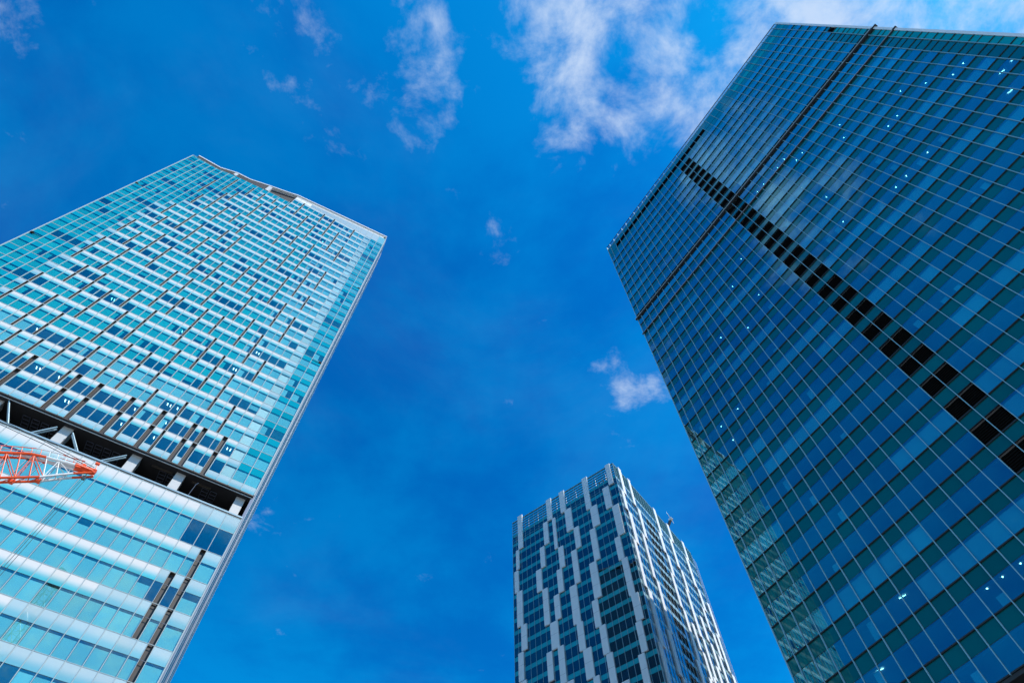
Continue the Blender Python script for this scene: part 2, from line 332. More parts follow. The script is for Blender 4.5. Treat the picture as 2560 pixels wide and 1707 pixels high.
for k in range(0, 29):
    Z = zf(k)
    for a, b in zip(cols, cols[1:]):
        if k > 26 and b < -32.0: continue
        s_w = slotset.get((round(b, 2), k), 0.)
        a2, b2 = a+.03, b-.03-s_w
        w = b2-a2
        um = (a+b)/2
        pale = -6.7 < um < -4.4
        gm = 'l_glass_pale' if pale else ('l_glass_haze' if (um > -16 or Z < 112) else 'l_glass')
        lc.add('spandrel_panel', 'f', a2, Z-1.72, w, 1.68, 0., GT, l_fritmat(um, Z), .0016)
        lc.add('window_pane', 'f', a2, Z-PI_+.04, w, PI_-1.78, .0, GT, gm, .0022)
        op = openness(um, k)
        if k <= 1 and um < -4.6: op += 3.2
        if pale: op = -3.
        if op < .75: lc.add('blind', 'f', a2+.03, Z-PI_+.06, w-.06, PI_-1.78-.26, .16, .012, 'blind')
        elif op < 1.15: lc.add('blind', 'f', a2+.03, Z-PI_+.06, (w-.06)*rs.uniform(.35, .6), PI_-1.78-.26, .16, .012, 'blind')
        elif op < 1.35: lc.add('blind', 'f', a2+.03, Z-PI_+1.2, w-.06, PI_-1.78-1.5, .16, .012, 'blind')
# lowest strip of glass above the open storey
for a, b in zip(cols, cols[1:]):
    s_w = slotset.get((round(b, 2), 0), 0.)
    lc.add('spandrel_panel', 'f', a+.03, 89.95, b-a-.06-s_w, zf(-1)-89.95-.05, 0., GT, 'l_frit_half', .001)
# lower block
LB = [(84.02, 80.75, 'top')]+[]
bands = [76.0, 70.58, 65.1, 59.56, 54.33, 49.1, 43.9, 38.7, 33.5, 28.3, 23.1, 17.9, 12.7]
LBASE = 7.5
for a, b in zip(cols, cols[1:]):
    um = (a+b)/2; w = b-a-.06
    lc.add('spandrel_panel', 'f', a+.03, 80.78, w, 3.2, 0., GT, 'l_frit' if um < -6 else 'l_frit_half', .001)
    op = openness(um, 40)
    lc.add('window_pane', 'f', a+.03, 76.04, w, 4.68, 0., GT, 'l_glass_haze', .002)
    if op < .9: lc.add('blind', 'f', a+.06, 76.06, w-.06, 4.4, .16, .012, 'blind')
    for j, B in enumerate(bands):
        nb = bands[j+1] if j+1 < len(bands) else LBASE
        sw = .8 if (abs(b+2.4) < .01 and B < 77) or (abs(b+4.55) < .01 and 60 < B < 71) else 0.
        lim = {0: -4.4, 1: -6.4, 2: -12.0, 3: -19.5}.get(j, -40)
        fm = 'l_frit' if um < lim else 'l_frit_half' if j < 7 else 'l_span'
        lc.add('spandrel_panel', 'f', a+.03, B-2.22, w-sw, 2.18, 0., GT, fm, .0012)
        lc.add('window_pane', 'f', a+.03, nb+.04, w-sw, B-2.3-nb-.04, 0., GT, 'l_glass_haze', .002)
        op = openness(um, 50+j)-.45
        if op < 1.0: lc.add('blind', 'f', a+.06, nb+.06, w-sw-.06, B-2.3-nb-(.3 if op < .6 else 1.), .16, .012, 'blind')
lc.finish(300)
# mullions
mu_up = MB().box(-.035, .035, -.07, .10, 89.95, 1)   # placeholder extents replaced per bay below
for i, u in enumerate(cols):
    top = polyline(TOPL, u) if u < -32.2 else polyline(TOPR, u)
    wd = .055 if 0 < i < len(cols)-1 else .10
    MB().box(-wd, wd, -.09, .12, 89.95, top).build('mullion', M['l_alu'], lt, (u, 0, 0))
    MB().box(-wd*.75, wd*.75, -.08, .12, LBASE, 84.1).build('mullion', M['l_alu'], lt, (u, 0, 0))
# slots: recessed bronze channels
for k, runs in slots.items():
    u = -10.45-1.83*k if k >= 0 else -8.55
    for b, t_ in runs:
        w = .82 if (t_ <= 1 and b == -1) else .46
        z0 = zf(b)+.02 if b >= 0 else 90.0; z1 = zf(t_)-.03
        m = MB().box(-w, -.055, .42, .48, z0, z1).box(-w-.02, -w, -.02, .48, z0, z1).box(-.055, -.05, .0, .48, z0, z1).box(-w, -.055, .0, .42, z1-.04, z1)
        for q in range(b+1, t_): m.box(-w, -.055, .12, .42, zf(q)-.08, zf(q)+.04)
        sl_ = m.build('recessed_slot', M['l_brown'], lt, (u, 0, 0))
        MB().box(-w-.075, -w-.02, -.08, .1, z0, z1).build('slot_trim', M['l_alu'], sl_)
for u, z0, z1 in ((-2.4, LBASE, 75.95), (-4.55, 59.6, 70.5)):
    m = MB().box(-.8, -.055, .42, .48, z0, z1).box(-.82, -.8, -.02, .48, z0, z1).box(-.055, -.05, .0, .48, z0, z1).box(-.8, -.055, .0, .42, z1-.04, z1)
    for B in bands:
        if z0+1 < B < z1-1: m.box(-.8, -.055, .3, .42, B-.06, B+.06)
    sl_ = m.build('recessed_slot', M['l_brown'], lt, (u, 0, 0))
    MB().box(-.87, -.82, -.08, .1, z0, z1).build('slot_trim', M['l_alu'], sl_)
# transoms, slabs and inside
for k in range(0, 29):
    Z = zf(k); x0 = -LW if k <= 26 else -32.4
    MB().box(0, -x0, -.035, .03, -.045, .045).build('transom', M['l_alu'], lt, (x0, .0, Z))
    if x0 == -LW: MB().box(0, 10., -.045, .03, -.06, .06).build('transom', M['l_alu'], lt, (x0, -.002, Z+.001))
    MB().box(0, -x0-.15, 0, 9.5, 0, 1.25).build('floor_slab', M['ceil'], lt, (x0, .5, Z-1.62))
for zz in [84.02, 80.75]+bands:
    MB().box(0, LW, -.03, .03, -.035, .035).build('transom', M['l_alu'], lt, (-LW, 0, zz))
    if zz < 77:
        MB().box(0, LW, .0, .05, -.04, .04).build('transom', M['fin_dark'], lt, (-LW, .04, zz-2.26))  # dark bar painting the gap shadow under each band
        MB().box(0, LW-.15, 0, 9.5, 0, 1.8).build('floor_slab', M['ceil'], lt, (-LW, .5, zz-2.2))
MB().box(-LW+.2, -.2, 10, 10.3, 90, 213).box(-32, -.2, 10, 10.3, 213.05, 224).box(-LW+.2, -.2, 10, 10.3, LBASE, 84).build('core_wall', M['core'], lt)
MB().box(-LW, -.15, .1, 36, 0, LBASE).build('podium_wall', M['ltgrey'], lt)
# flanks and back
MB().box(-LW, -LW+.2, .2, 36, 89.95, 214.4).box(-LW, -32.4, 35.8, 36, 89.95, 216).box(-32.39, 0, 35.8, 36, 89.95, 225.5).box(-LW, -LW+.2, .2, 36, LBASE, 84.1).box(-LW, 0, 35.8, 36, LBASE, 84.1).build('back_wall', M['flank'], lt)
# stepped fins on the far flank
for j, (xw, y0, y1) in enumerate(((.28, .35, 1.4), (.50, 1.6, 3.2), (.74, 3.4, 5.2), (.98, 5.4, 8.2), (1.22, 8.4, 12), (1.46, 12.2, 20), (1.66, 20.2, 35.5))):
    zt = 229.5-j*.4
    MB().box(-.2, xw, y0, y1, LBASE, zt).build('flank_fin', M['fin'] if j in (0, 3) else M['flank'], lt)
    for e in range(3): MB().box(xw, xw+.05, y0+(y1-y0)*(.15+.3*e), y0+(y1-y0)*(.15+.3*e)+.12, LBASE, zt-1).build('flank_rib', M['fin'] if (e+j) % 3 else M['coping'], lt)
# dark corner cavities, their shade put in as black boxes and lines
for u, z in ((-63.75, 134.5), (-63.75, 177.9), (-.45, 182.2), (-.45, 136.4), (-.5, 229.6)):
    cb_ = MB().box(-.3, .3, -.12, .1, -.35, .35).build('dark_notch', M['black'], lt, (u, 0, z))
    if z < 200: MB().box(-.9, .9, -.05, .0, -.05, .05).build('dark_notch_line', M['black'], cb_, ((1.1 if u < -10 else -1.1), -.05, -.3))
# open storey
MB().box(-LW, 0, .05, 36, 89.62, 89.9).build('soffit', M['dark'], lt)
MB().box(-LW, 0, -.02, .05, 89.7, 89.93).build('soffit_edge', M['l_brown'], lt)
MB().box(-LW, -.1, .25, .33, 89.42, 89.56).build('soffit_rail', M['ltgrey'], lt)
MB().box(-LW, 0, 0, 36, 84.13, 84.3).build('terrace_deck', M['dark'], lt)
MB().box(-LW, .02, -.06, .45, 84.32, 84.62).build('coping', M['coping'], lt)
MB().box(-LW+1, -.4, 7.5, 7.9, 84.3, 89.6).build('plant_wall', M['dark'], lt)
MB().box(-.3, -.05, 3.0, 35.55, 84.31, 89.6).build('end_wall', M['flank'], lt)
MB().box(-LW, -.4, 35.6, 35.9, 84.31, 89.61).build('back_wall', M['flank'], lt)
dC = 1.25; sc_ = (84.75+dC)/84.75
for uc, w in ((-58.6, 1.5), (-51.3, 1.5), (-40.5, 1.5), (-30.0, 1.5), (-19.15, 1.55), (-11.9, 1.5), (-1.72, 1.5)):
    MB().box(-w/2, w/2, 0, 1.7, 84.31, 89.6).build('column', M['ltgrey'], lt, (uc*1.004+.05, dC, 0))
for a, b in (((-39.2, 89.2), (-36.3, 84.7)), ((-33.4, 84.7), (-31.2, 88.2)), ((-28.9, 88.0), (-26.0, 84.7)), ((-23.0, 84.7), (-20.4, 88.2))):
    m = MB()
    for o_ in (0, .5): m.tube((a[0], .55+o_, a[1]+.2), (b[0], .55+o_, b[1]-.1), .13)
    m.build('brace', M['coping'], lt)
for u0 in (-36.8, -35.4, -34.0, -32.6, -27.0, -25.6, -24.2, -22.8, -15.2, -13.8, -8.0, -6.6):
    m = MB()
    for q in range(4): m.box(u0, u0+1.1, 2.2+q*.75, 2.26+q*.75, 89.45, 89.52)
    m.box(u0, u0+.06, 2.2, 4.51, 89.45, 89.52).box(u0+1.06, u0+1.12, 2.2, 4.51, 89.45, 89.52); m.build('soffit_grille', M['fin'], lt)
for u0, u1 in ((-16.6, -13.2), (-9.9, -6.7)): MB().box(u0, u1, 1.7, 1.9, 89.2, 89.6).build('soffit_beam', M['l_brown'], lt)
m = MB().tube((-9.2, .8, 84.6), (-9.0, .8, 88.3), .035, 6).tube((-9.05, .8, 88.1), (-8.75, .6, 88.5), .06, 6); m.build('davit_pole', M['fin'], lt)
# roof line
for a, b in zip(cols, cols[1:]):
    um = (a+b)/2
    if b < -32.2:
        za, zb = polyline(TOPL, a), polyline(TOPL, b)
        MB().prism([(a+.03, zf(26)+.05), (b-.03, zf(26)+.05), (b-.03, zb), (a+.03, za)], 0., .03).build('roof_edge_panel', M['l_span'], lt)
    elif a > -32.6:
        za, zb = polyline(TOPR, a), polyline(TOPR, b)
        z2a, z2b = za-1.2, zb-1.2; glint = -31.5 < um < -27.5  # white bays paint in a sun glint on the parapet
        MB().prism([(a+.03, zf(28)+.05), (b-.03, zf(28)+.05), (b-.03, z2b-.05), (a+.03, z2a-.05)], 0., .03).build('parapet_panel', M['white'] if glint else M['l_frit_half'] if um > -3 else M['coping'], lt)
        MB().prism([(a+.03, z2a), (b-.03, z2b), (b-.03, zb), (a+.03, za)], 0., .03).build('parapet_cap', M['ltgrey'], lt)
MB().prism([(-32.4, 225.4), (0, 230.3), (0, 230.55), (-32.4, 225.65)], -.08, .3).build('roof_coping', M['l_alu'], lt)
MB().prism([(p[0], p[1]) for p in TOPL]+[(p[0], p[1]+.12) for p in reversed(TOPL)], -.06, .1).build('roof_coping', M['l_alu'], lt)
FAS = [(-62.9, 215.6), (-55.6, 215.1), (-51.2, 218.0), (-46.9, 218.2), (-41.4, 221.3), (-35.4, 224.2), (-32.4, 226.0), (0, 231.0)]
def strip(lo, hi, y0, y1): return MB().prism([(u, z+lo) for u, z in FAS]+[(u, z+hi) for u, z in reversed(FAS)], y0, y1)
strip(-.05, .42, -.32, .9).build('roof_fascia', M['white'], lt)
MB().prism([(-62.9, polyline(TOPL, -62.9)+.14)]+[(u, z+.14) for u, z in TOPL[1:3]]+[(-41.4, polyline(TOPL, -41.4)+.14)]+[(u, z-.07) for u, z in reversed(FAS[:5])], -.12, .8).build('fascia_underside', M['l_brown'], lt)
strip(-.5, -.1, 1.5, 34).build('roof_deck', M['roofdeck'], lt)
MB().prism([(-41.3, 216.9), (-32.4, 217.3), (-32.4, 225.9), (-35.4, 224.1), (-41.3, 221.2)], .9, 1.2).build('roof_recess_wall', M['dark'], lt)
MB().box(-.6, .6, -.2, .85, 216.9, 221.2).build('roof_post', M['ltgrey'], lt, (-40.7, 0, 0)); MB().box(-.5, .5, -.2, .85, 215.5, 217.9).build('roof_post', M['ltgrey'], lt, (-51.0, 0, 0))
MB().box(-32.45, -32.3, .0, 3.5, 217, 225.8).build('roof_post', M['ltgrey'], lt)
for (a, za), (b, zb) in zip(FAS, FAS[1:]):
    n = max(1, round((b-a)/2.1))
    for i in range(n):
        x0 = a+(b-a)*i/n; x1 = a+(b-a)*(i+1)/n; y0 = za+(zb-za)*i/n; y1 = za+(zb-za)*(i+1)/n
        MB().prism([(x0+.02, y0+.3), (x1-.02, y1+.3), (x1-.02, y1+2.6), (x0+.02, y0+2.6)], 3.2, 3.24).build('balustrade_pane', M['rail_glass'], lt)
    MB().bar((a, 3.2, za+2.65), (b, 3.2, zb+2.65), .07).build('handrail', M['fin_dark'], lt)
# ceiling lights seen through the glass
rl = random.Random(8); lamp = MB().box(-.03, .03, -.28, .28, -.03, 0).mesh('ceiling_light', M['lamp'])
dot_ = MB().tube((0, 0, -.04), (0, 0, 0), .10, 8).mesh('ceiling_light', M['lamp'])
for k in range(0, 27):
    for a, b in zip(cols, cols[1:]):
        if rl.random() < (.16 if k < 9 else .03) and b < -2:
            for q in ((.35, .65) if k < 9 else (.5,)):
                put('ceiling_light', lamp if k < 9 else dot_, lt, (a+(b-a)*q, .95, zf(k)-1.63))

# ================================================================== dark blue tower
RC = (27.758086, 61.22774); RWD = 68.65
rt_ = thing('glass_tower', 'dark blue glass tower with green floor bands and a black louvre column', 'skyscraper', (RC[0], RC[1], 0), math.radians(-55.48))
rc_ = Cells(rt_, {'f': I4})
rcol = [0.]+[1.2+1.84*k for k in range(37)]+[RWD]
sill = [35.16, 39.35, 43.52, 47.73, 51.92, 56.1]+[56.1+4.3625*i for i in range(1, 9)]+[95.3, 99.65, 104.0, 108.35, 112.7, 117.0, 121.3, 125.6, 129.7, 134.5, 138.9, 143.2, 147.4, 151.7, 156.0, 160.2, 164.6, 168.9]
RB = 35.0
rr = random.Random(21)
def rstate(u, n): return math.sin(u*.11+n*2.3)+math.sin(u*.21+n*1.3+1.)*.8+rr.uniform(-.35, .35)
louv = []
for n, z in enumerate(sill):
    zn = sill[n+1] if n+1 < len(sill) else 174.4
    for i, (a, b) in enumerate(zip(rcol, rcol[1:])):
        w = b-a-.05
        isl = 28.7 < (a+b)/2 < 32.6
        if z < 147 and i >= 36:
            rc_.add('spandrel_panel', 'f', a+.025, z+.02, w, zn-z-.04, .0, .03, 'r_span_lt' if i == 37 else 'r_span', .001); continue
        if i == 37 and z < 151: isl = True
        if isl: louv.append((a+.06, z+.02, w-.07))
        else:
            rc_.add('window_pane', 'f', a+.025, z, w, 2.40, -.10, .03, 'r_glass', .003)
            st = rstate((a+b)/2, n)
            if st > .55: rc_.add('blind', 'f', a+.04, z+.05, w-.03, 2.2, .12, .012, 'blind')
            elif rr.random() < .16: rc_.add('blind', 'f', a+.06+(w-.1)*.5, z+.05, (w-.1)*.45, rr.choice((1.2, 1.7, 2.2)), .35, .012, 'blind')
        zz0 = z+2.43
        rc_.add('spandrel_panel', 'f', a+.025, zz0, w, zn-.14-zz0, .02, .03, 'r_span', .0012)
    MB().box(0, RWD, -.12, .06, -.13, -.01).build('sill', M['r_dark'], rt_, (0, 0, z))  # sill, with the shadow under the window overhang put into its dark colour
    MB().box(0, RWD, -.11, .04, 0, .03).build('window_head', M['r_dark'], rt_, (0, 0, z+2.405))
    MB().box(.1, RWD-.1, .4, 9, 2.42, 2.7).build('ceiling', M['ceil'], rt_, (0, 0, z))
for i, (a, b) in enumerate(zip(rcol, rcol[1:])):
    w = b-a-.05; um = (a+b)/2
    if 2.9 < um < 40.5: louv.append((a+.06, 174.45, w-.07)); 
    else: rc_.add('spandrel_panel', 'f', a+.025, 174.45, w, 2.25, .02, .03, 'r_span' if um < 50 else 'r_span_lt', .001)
    rc_.add('spandrel_panel', 'f', a+.025, 176.75, w, 2.65, .02, .03, 'r_span', .001)
    MB().box(0, w, 0, .03, 0, 1.55).build('parapet_pane', M['rail_glass'], rt_, (a+.025, .05, 179.6))
    MB().box(-.05, .05, -.05, .12, 0, 1.9).build('parapet_post', M['white'] if um < 12 else M['r_alu'], rt_, (b, 0, 179.45))
rc_.finish(300)
lme = {}
for u, z, w in louv:
    key = round(w, 2)
    if key not in lme:
        m = MB().box(0, w, .16, .2, 0, 2.33)
        for q in range(8): m.box(.02, w-.02, .0, .15, .1+q*.28, .13+q*.28)
        lme[key] = m.mesh('louvre', M['black'])
    put('louvre', lme[key], rt_, (u, .04, z))
for u in rcol[1:-1]: MB().box(-.036, .036, -.2, .04, RB, 179.5).build('mullion', M['r_alu'], rt_, (u, 0, 0))
MB().box(-.06, .06, -.16, .3, RB, 181.3).build('mullion', M['r_alu'], rt_, (-.02, 0, 0))
MB().box(0, RWD, -.06, .1, 0, .12).build('parapet_rail', M['r_dark'], rt_, (0, 0, 181.35)); MB().box(0, RWD, -.06, .1, 0, .1).build('parapet_rail', M['r_alu'], rt_, (0, 0, 179.47))
MB().box(-.35, RWD, -.24, .02, 0, .08).build('ledge', M['r_rail'], rt_, (0, -.06, 125.62)); lg_ = bpy.data.objects['ledge']; MB().box(-.35, RWD, -.20, .02, -.22, -.005).build('ledge_underside', M['r_dark'], lg_)
lg2 = MB().box(-.35, RWD, -.42, .02, 0, .16).build('ledge', M['r_rail'], rt_, (0, -.06, 132.75)); MB().box(-.35, RWD, -.38, .02, -.36, -.005).build('ledge_underside', M['r_dark'], lg2)
for z, d in ((125.62, .7), (132.75, .9)): MB().box(0, d, -.3, .3, -.1, .22).build('ledge_end', M['r_dark'], rt_, (RWD-.05, 0, z))
MB().box(RWD, RWD+.45, -.12, 40, RB, 181.2).build('end_wall', M['white'], rt_)
MB().box(.05, RWD-.05, 9, 9.3, RB, 178).build('core_wall', M['core'], rt_)
MB().box(.05, .35, .3, 45, RB, 179.4).box(.05, RWD, 44.7, 45, RB, 179.4).build('back_wall', M['r_span'], rt_)
MB().box(.05, RWD, .3, 45, 178.2, 178.6).build('roof_deck', M['roofdeck'], rt_)
MB().box(0, RWD, 1.2, 45, 0, RB-.35).build('podium_wall', M['dark'], rt_)
MB().box(0, RWD, -.05, 45, RB-.33, RB-.02).build('soffit', M['dark'], rt_)
# downlights close behind the glass
spots = [(5.5, 83), (9.2, 83), (12.6, 91.7), (14.4, 91.7), (7.6, 95.9), (13.1, 100.4), (4.6, 74.2), (6.2, 78.6), (17.2, 108.9), (20.1, 108.9), (24.4, 113.2), (17.8, 95.9), (22.5, 100.3), (24.2, 104.7), (36.6, 113.2), (39.9, 113.2), (43.4, 121.9), (45, 121.9), (40.6, 104.6), (44.3, 108.9), (36.4, 100.2), (38.8, 95.9), (49.9, 113.2), (51.6, 117.6), (35.2, 128.3), (37, 128.3), (40.7, 128.3), (42.6, 128.3), (55.5, 104.6), (53.7, 104.6), (59.2, 108.9), (61.1, 104.6), (62.9, 100.2), (64.7, 100.2), (46.2, 91.6), (48.1, 91.6), (51.9, 91.6), (57.5, 95.9), (60.5, 165), (22, 41.7), (20.4, 41.7), (23.8, 41.7)]
spm = MB().tube((0, 0, -.05), (0, 0, 0), .055, 8).mesh('ceiling_light', M['lamp_r'])
heads = [z+2.38 for z in sill]
for u, z in spots:
    h = min(heads, key=lambda q: abs(q-z)); put('ceiling_light', spm, rt_, (u, .55, h+.03))
for u, z in ((66.0, 91.5), (64.2, 91.5), (61.9, 87.4), (57.8, 83), (13.9, 47.6), (8.3, 43.4)):
    h = min(heads, key=lambda q: abs(q-z)); MB().box(-.35, .35, -.02, .02, -.04, 0).build('ceiling_light', M['lamp'], rt_, (u, .6, h-.02), (0, 0, .2))

# ================================================================== panelled tower
CC = (32.51249, 135.97846)
ct = thing('panelled_tower', 'tower with staggered pale grey panels between rows of dark windows', 'skyscraper', (CC[0], CC[1], 0), math.radians(-36.32))
FRAME = {'l': I4, 'r': Matrix.Rotation(math.radians(90), 4, 'Z')}
cc_ = Cells(ct, FRAME)
CLW, CRW = 42.1, 50.9
ccl = sorted([0., -.95]+[-2.83-1.88*k for k in range(20)]+[-40.6, -CLW]); ccl = [u for i, u in enumerate(ccl) if i == 0 or u-ccl[i-1] > .5]
ccr = [0.]+[1.1+1.88*k for k in range(27)]; ccr = [u for u in ccr if u < CRW-.6]+[CRW]
flo = [117.2+4.345*k for k in range(-24, 13)]
flo = [z for z in flo if z > 12]
rcx = random.Random(4)
for z in flo:
    last = z+4.345 > 171
    for fc, cs in (('l', ccl), ('r', ccr)):
        for a, b in zip(cs, cs[1:]):
            w = b-a-.05
            if fc == 'r' and 16.3 < (a+b)/2 < 21.6 and z < 168:
                MB().box(0, w+.05, .5, .6, .1, 2.9).build('louvre', M['black'], ct, FRAME[fc] @ Vector((a, .0, z)), (0, 0, math.radians(90)))
            else:
                cc_.add('window_pane', fc, a+.025, z+.02, w, 2.88, .0, .03, 'c_glass', .002)
                if rcx.random() < .14: cc_.add('blind', fc, a+.05, z+.9, w-.05, 1.9, .3, .012, 'blind')
            cc_.add('spandrel_panel', fc, a+.025, z+2.94, w, 1.36, .0, .03, 'c_span' if fc == 'l' else 'c_span_sunlit', .0015)
    MB().box(-CLW+.2, -.2, .35, 7, 2.95, 3.4).box(-7, -.35, .35, CRW-.2, 2.95, 3.39).build('ceiling', M['ceil'], ct, (0, 0, z))
cc_.finish(300)
CT0, CT1 = 169.4, 179.9
for u in ccl: MB().box(-.045, .045, -.1, .05, flo[0], CT1).build('mullion', M['c_alu'], ct, (u, 0, 0))
for u in ccr: MB().box(-.1, .05, -.045, .045, flo[0], CT1).build('mullion', M['c_alu'], ct, (.06, u, 0))
for j in range(9):
    z = CT0+.5+j*1.2
    MB().box(-CLW, 0, -.02, .35, 0, .12 if j else .35).box(-CLW, 0, .05, .12, -.3, .3).build('screen_bar', M['c_bar'], ct, (0, 0, z))
    MB().box(-.35, .02, 0.4, CRW, 0, .12 if j else .35).box(-.12, -.05, .4, CRW, -.3, .3).build('screen_bar', M['c_bar'], ct, (0, 0, z))
MB().box(-CLW, .03, -.05, .1, 0, .18).box(-.1, .05, .12, CRW, 0, .18).build('screen_rail', M['c_alu'], ct, (0, 0, CT1-.1))
for x0, x1, y0, y1, z1 in ((-38, -33, 3, 9, 176), (-30, -26, 4, 10, 174.5), (-22, -17, 3, 9, 176.5), (-13, -9, 4, 10, 175), (-8, -3, 3, 9, 177), (-8, -3, 14, 24, 176), (-9, -4, 29, 45, 175)):
    m = MB().box(x0, x1, y0, y1, 170, z1)
    for q in range(3): m.box(x0+.4+q*1.5, x0+.9+q*1.5, y0-.5, y0, 170, z1+.8)
    m.build('roof_plant', M['equip'], ct)
m = MB(); 
for x in range(-40, 0, 4): m.tube((x, 2, 170), (x+2.4, 2, 179), .09, 6).tube((x, 1.2, 170), (x, 1.2, 179), .07, 6)
m.build('screen_brace', M['c_bar'], ct)
MB().box(-CLW+.1, -.1, .1, CRW-.1, 169.0, 169.6).build('roof_deck', M['roofdeck'], ct)
MB().box(-CLW+8, -8, 7.2, CRW-8, 0, 169).build('core_wall', M['core'], ct)
MB().box(-CLW, -CLW+.2, .1, CRW, 12, 169).box(-CLW, 0, CRW-.2, CRW, 12, 169).build('back_wall', M['c_span'], ct)
MB().box(-CLW, 0, .1, CRW, 0, flo[0]-.05).build('podium_wall', M['ltgrey'], ct)
PAN = [(-39.6, 1.9, 181.0, 165.2), (-27.3, 2.0, 180.6, 170.3), (-21.8, 2.0, 180.6, 170.3), (-12.3, 2.0, 180.5, 165.0), (-2.8, 1.7, 180.3, 170.2), (-40.6, 1.2, 165.2, 156.9), (-29.2, 1.8, 170.5, 160.6), (-25.5, 1.2, 170.2, 156.4), (-20.4, 2.5, 170.5, 160.6), (-11.0, 2.6, 165.2, 156.3), (-5.4, 2.3, 170.3, 160.5), (-31.1, 1.7, 160.5, 152.0), (-24.3, 1.9, 156.2, 147.7), (-17.9, 1.9, 160.6, 151.8), (-12.4, 2.0, 156.0, 143.4), (-3.4, 2.3, 160.3, 147.6), (-41.4, 1.6, 156.5, 147.9), (-33.1, 2.0, 152.0, 143.5), (-25.6, 1.9, 147.7, 139.1), (-19.8, 1.9, 151.8, 139.1), (-14.3, 2.4, 143.4, 130.6), (-4.8, 1.9, 147.5, 138.9), (-40.7, 2.1, 147.8, 135.0), (-31.2, 1.9, 143.5, 130.6), (-27.4, 1.9, 139.0, 130.6), (-21.8, 2.4, 139.1, 126.0), (-15.3, 1.9, 130.4, 121.7), (-4.0, 1.9, 138.8, 125.9), (-39.4, 2.0, 135.0, 126.5), (-29.4, 2.6, 130.5, 121.9), (-20.9, 2.0, 126.0, 117.4), (-14.2, 1.9, 121.6, 113.1), (-3.5, 2.2, 125.9, 117.6), (-40.6, 1.8, 126.3, 117.6), (-31.2, 1.8, 121.9, 113.4), (-27.5, 1.9, 121.9, 111.0), (-19.9, 2.5, 117.3, 108.8), (-13.5, 1.9, 112.9, 104.1), (-3.9, 1.8, 117.4, 108.8), (-5.0, 1.8, 108.6, 100.2), (-18.0, 1.8, 108.7, 100.1), (-33.0, 1.9, 113.2, 104), (-40.0, 1.9, 117.4, 104.3), (-25.6, 2., 110.9, 100), (-10.5, 2., 104, 95.5), (-29, 2., 104, 91)]
def panel(fc, u, w, z1, z0):
    m = MB().box(0, w, -.42, -.02, z0, z1); q = z1-4.345*.93
    while q > z0+.8: m.box(-.003, w+.003, -.423, -.03, q, q+.05, 1); q -= 4.345
    o = m.build('cladding_panel', [M['c_panel'], M['c_joint']], ct, FRAME[fc] @ Vector((u, 0, 0)), (0, 0, 0 if fc == 'l' else math.radians(90)))
for u, w, z1, z0 in PAN: panel('l', u, w, z1, z0)
rp_ = random.Random(12)
for u0, zs in ((1.9, 180.4), (9.6, 180.4), (24.0, 180.3), (32.8, 180.3), (43.2, 180.2), (29.2, 134.6), (38.2, 143.2), (48.2, 156.2)):
    z = zs; side = rp_.choice((-1, 1))
    while z > 60:
        nfl = rp_.choice((2, 2, 3, 3, 4)); z0 = z-4.345*nfl
        panel('r', u0+side*rp_.uniform(.6, .95), rp_.choice((1.5, 1.6, 1.7, 1.9)), z, z0+.05); side = -side; z = z0
# rear return rail lines of the lit flank
for j, x in enumerate((.02, .22, .42)): MB().box(x-.05, x+.05, CRW+.1+j*.35, CRW+.25+j*.35, 14, 178.2-j).build('flank_rib', M['ltgrey'], ct)

# roof maintenance crane on the panelled tower
rcn = thing('roof_crane', 'small maintenance crane arm over the panelled tower roof edge', 'crane', Vector(CC+(0,))+Vector((0, 0, 0)), math.radians(-36.32))
b0 = Vector((-2.5, 37.0, 179.2)); tip = Vector((1.4, 36.2, 183.1))
m = MB().box(-4.5, -2.0, 35.6, 38.4, 169.6, 178.4); m.build('mount', M['equip'], rcn)
MB().bar(b0, tip, .75, .75).build('boom', M['fin_dark'], rcn)
MB().bar(tip+Vector((-.5, 0, .1)), tip+Vector((.9, -.1, .5)), .95, .8).build('boom_head', M['white'], rcn)
MB().tube(tip+Vector((.2, -1.7, 1.9)), tip+Vector((.4, 1.3, -.7)), .11, 6).tube(tip+Vector((.1, -1.6, 2.1)), tip+Vector((.1, -1.6, 3.0)), .05, 6).build('spreader_bar', M['white'], rcn)

# ================================================================== red and white crane, in front of the pale tower
JP = (-25.34056, 41.64631)
jc = thing('tower_crane', 'red and white lattice crane jib in front of the pale turquoise tower', 'crane', (JP[0], JP[1], 0), math.radians(31.64))
tipT, tipB = Vector((-12.87, 0, 47.57)), Vector((-12.75, 0, 47.36))
top = [(-45.2, 30.55), (-19.33, 45.7), (-17.69, 46.66), (-16.54, 46.94), (-14.39, 47.29), (-12.87, 47.57)]
bot = [(-43.3, 25.95), (-17.84, 43.42), (-15.81, 44.81), (-14.04, 46.39), (-12.75, 47.36)]
def at(pl, u): return polyline(pl, u)
ys = (-.62, 0.)
def chord(pl, y, col0, seg0, name='chord', r=.11):
    for j in range(len(pl)-1):
        a, b = pl[j], pl[j+1]
        MB().tube((a[0], y, a[1]), (b[0], y, b[1]), r, 8).build(name, col0[j], jc)
R_, W_ = M['red'], M['cwhite']
for y in ys:
    chord(top, y*.85, [R_, R_, R_, W_, R_], 0, r=.12 if y else .10)
    chord(bot, y*.85, [R_, R_, W_, R_], 0, r=.10)
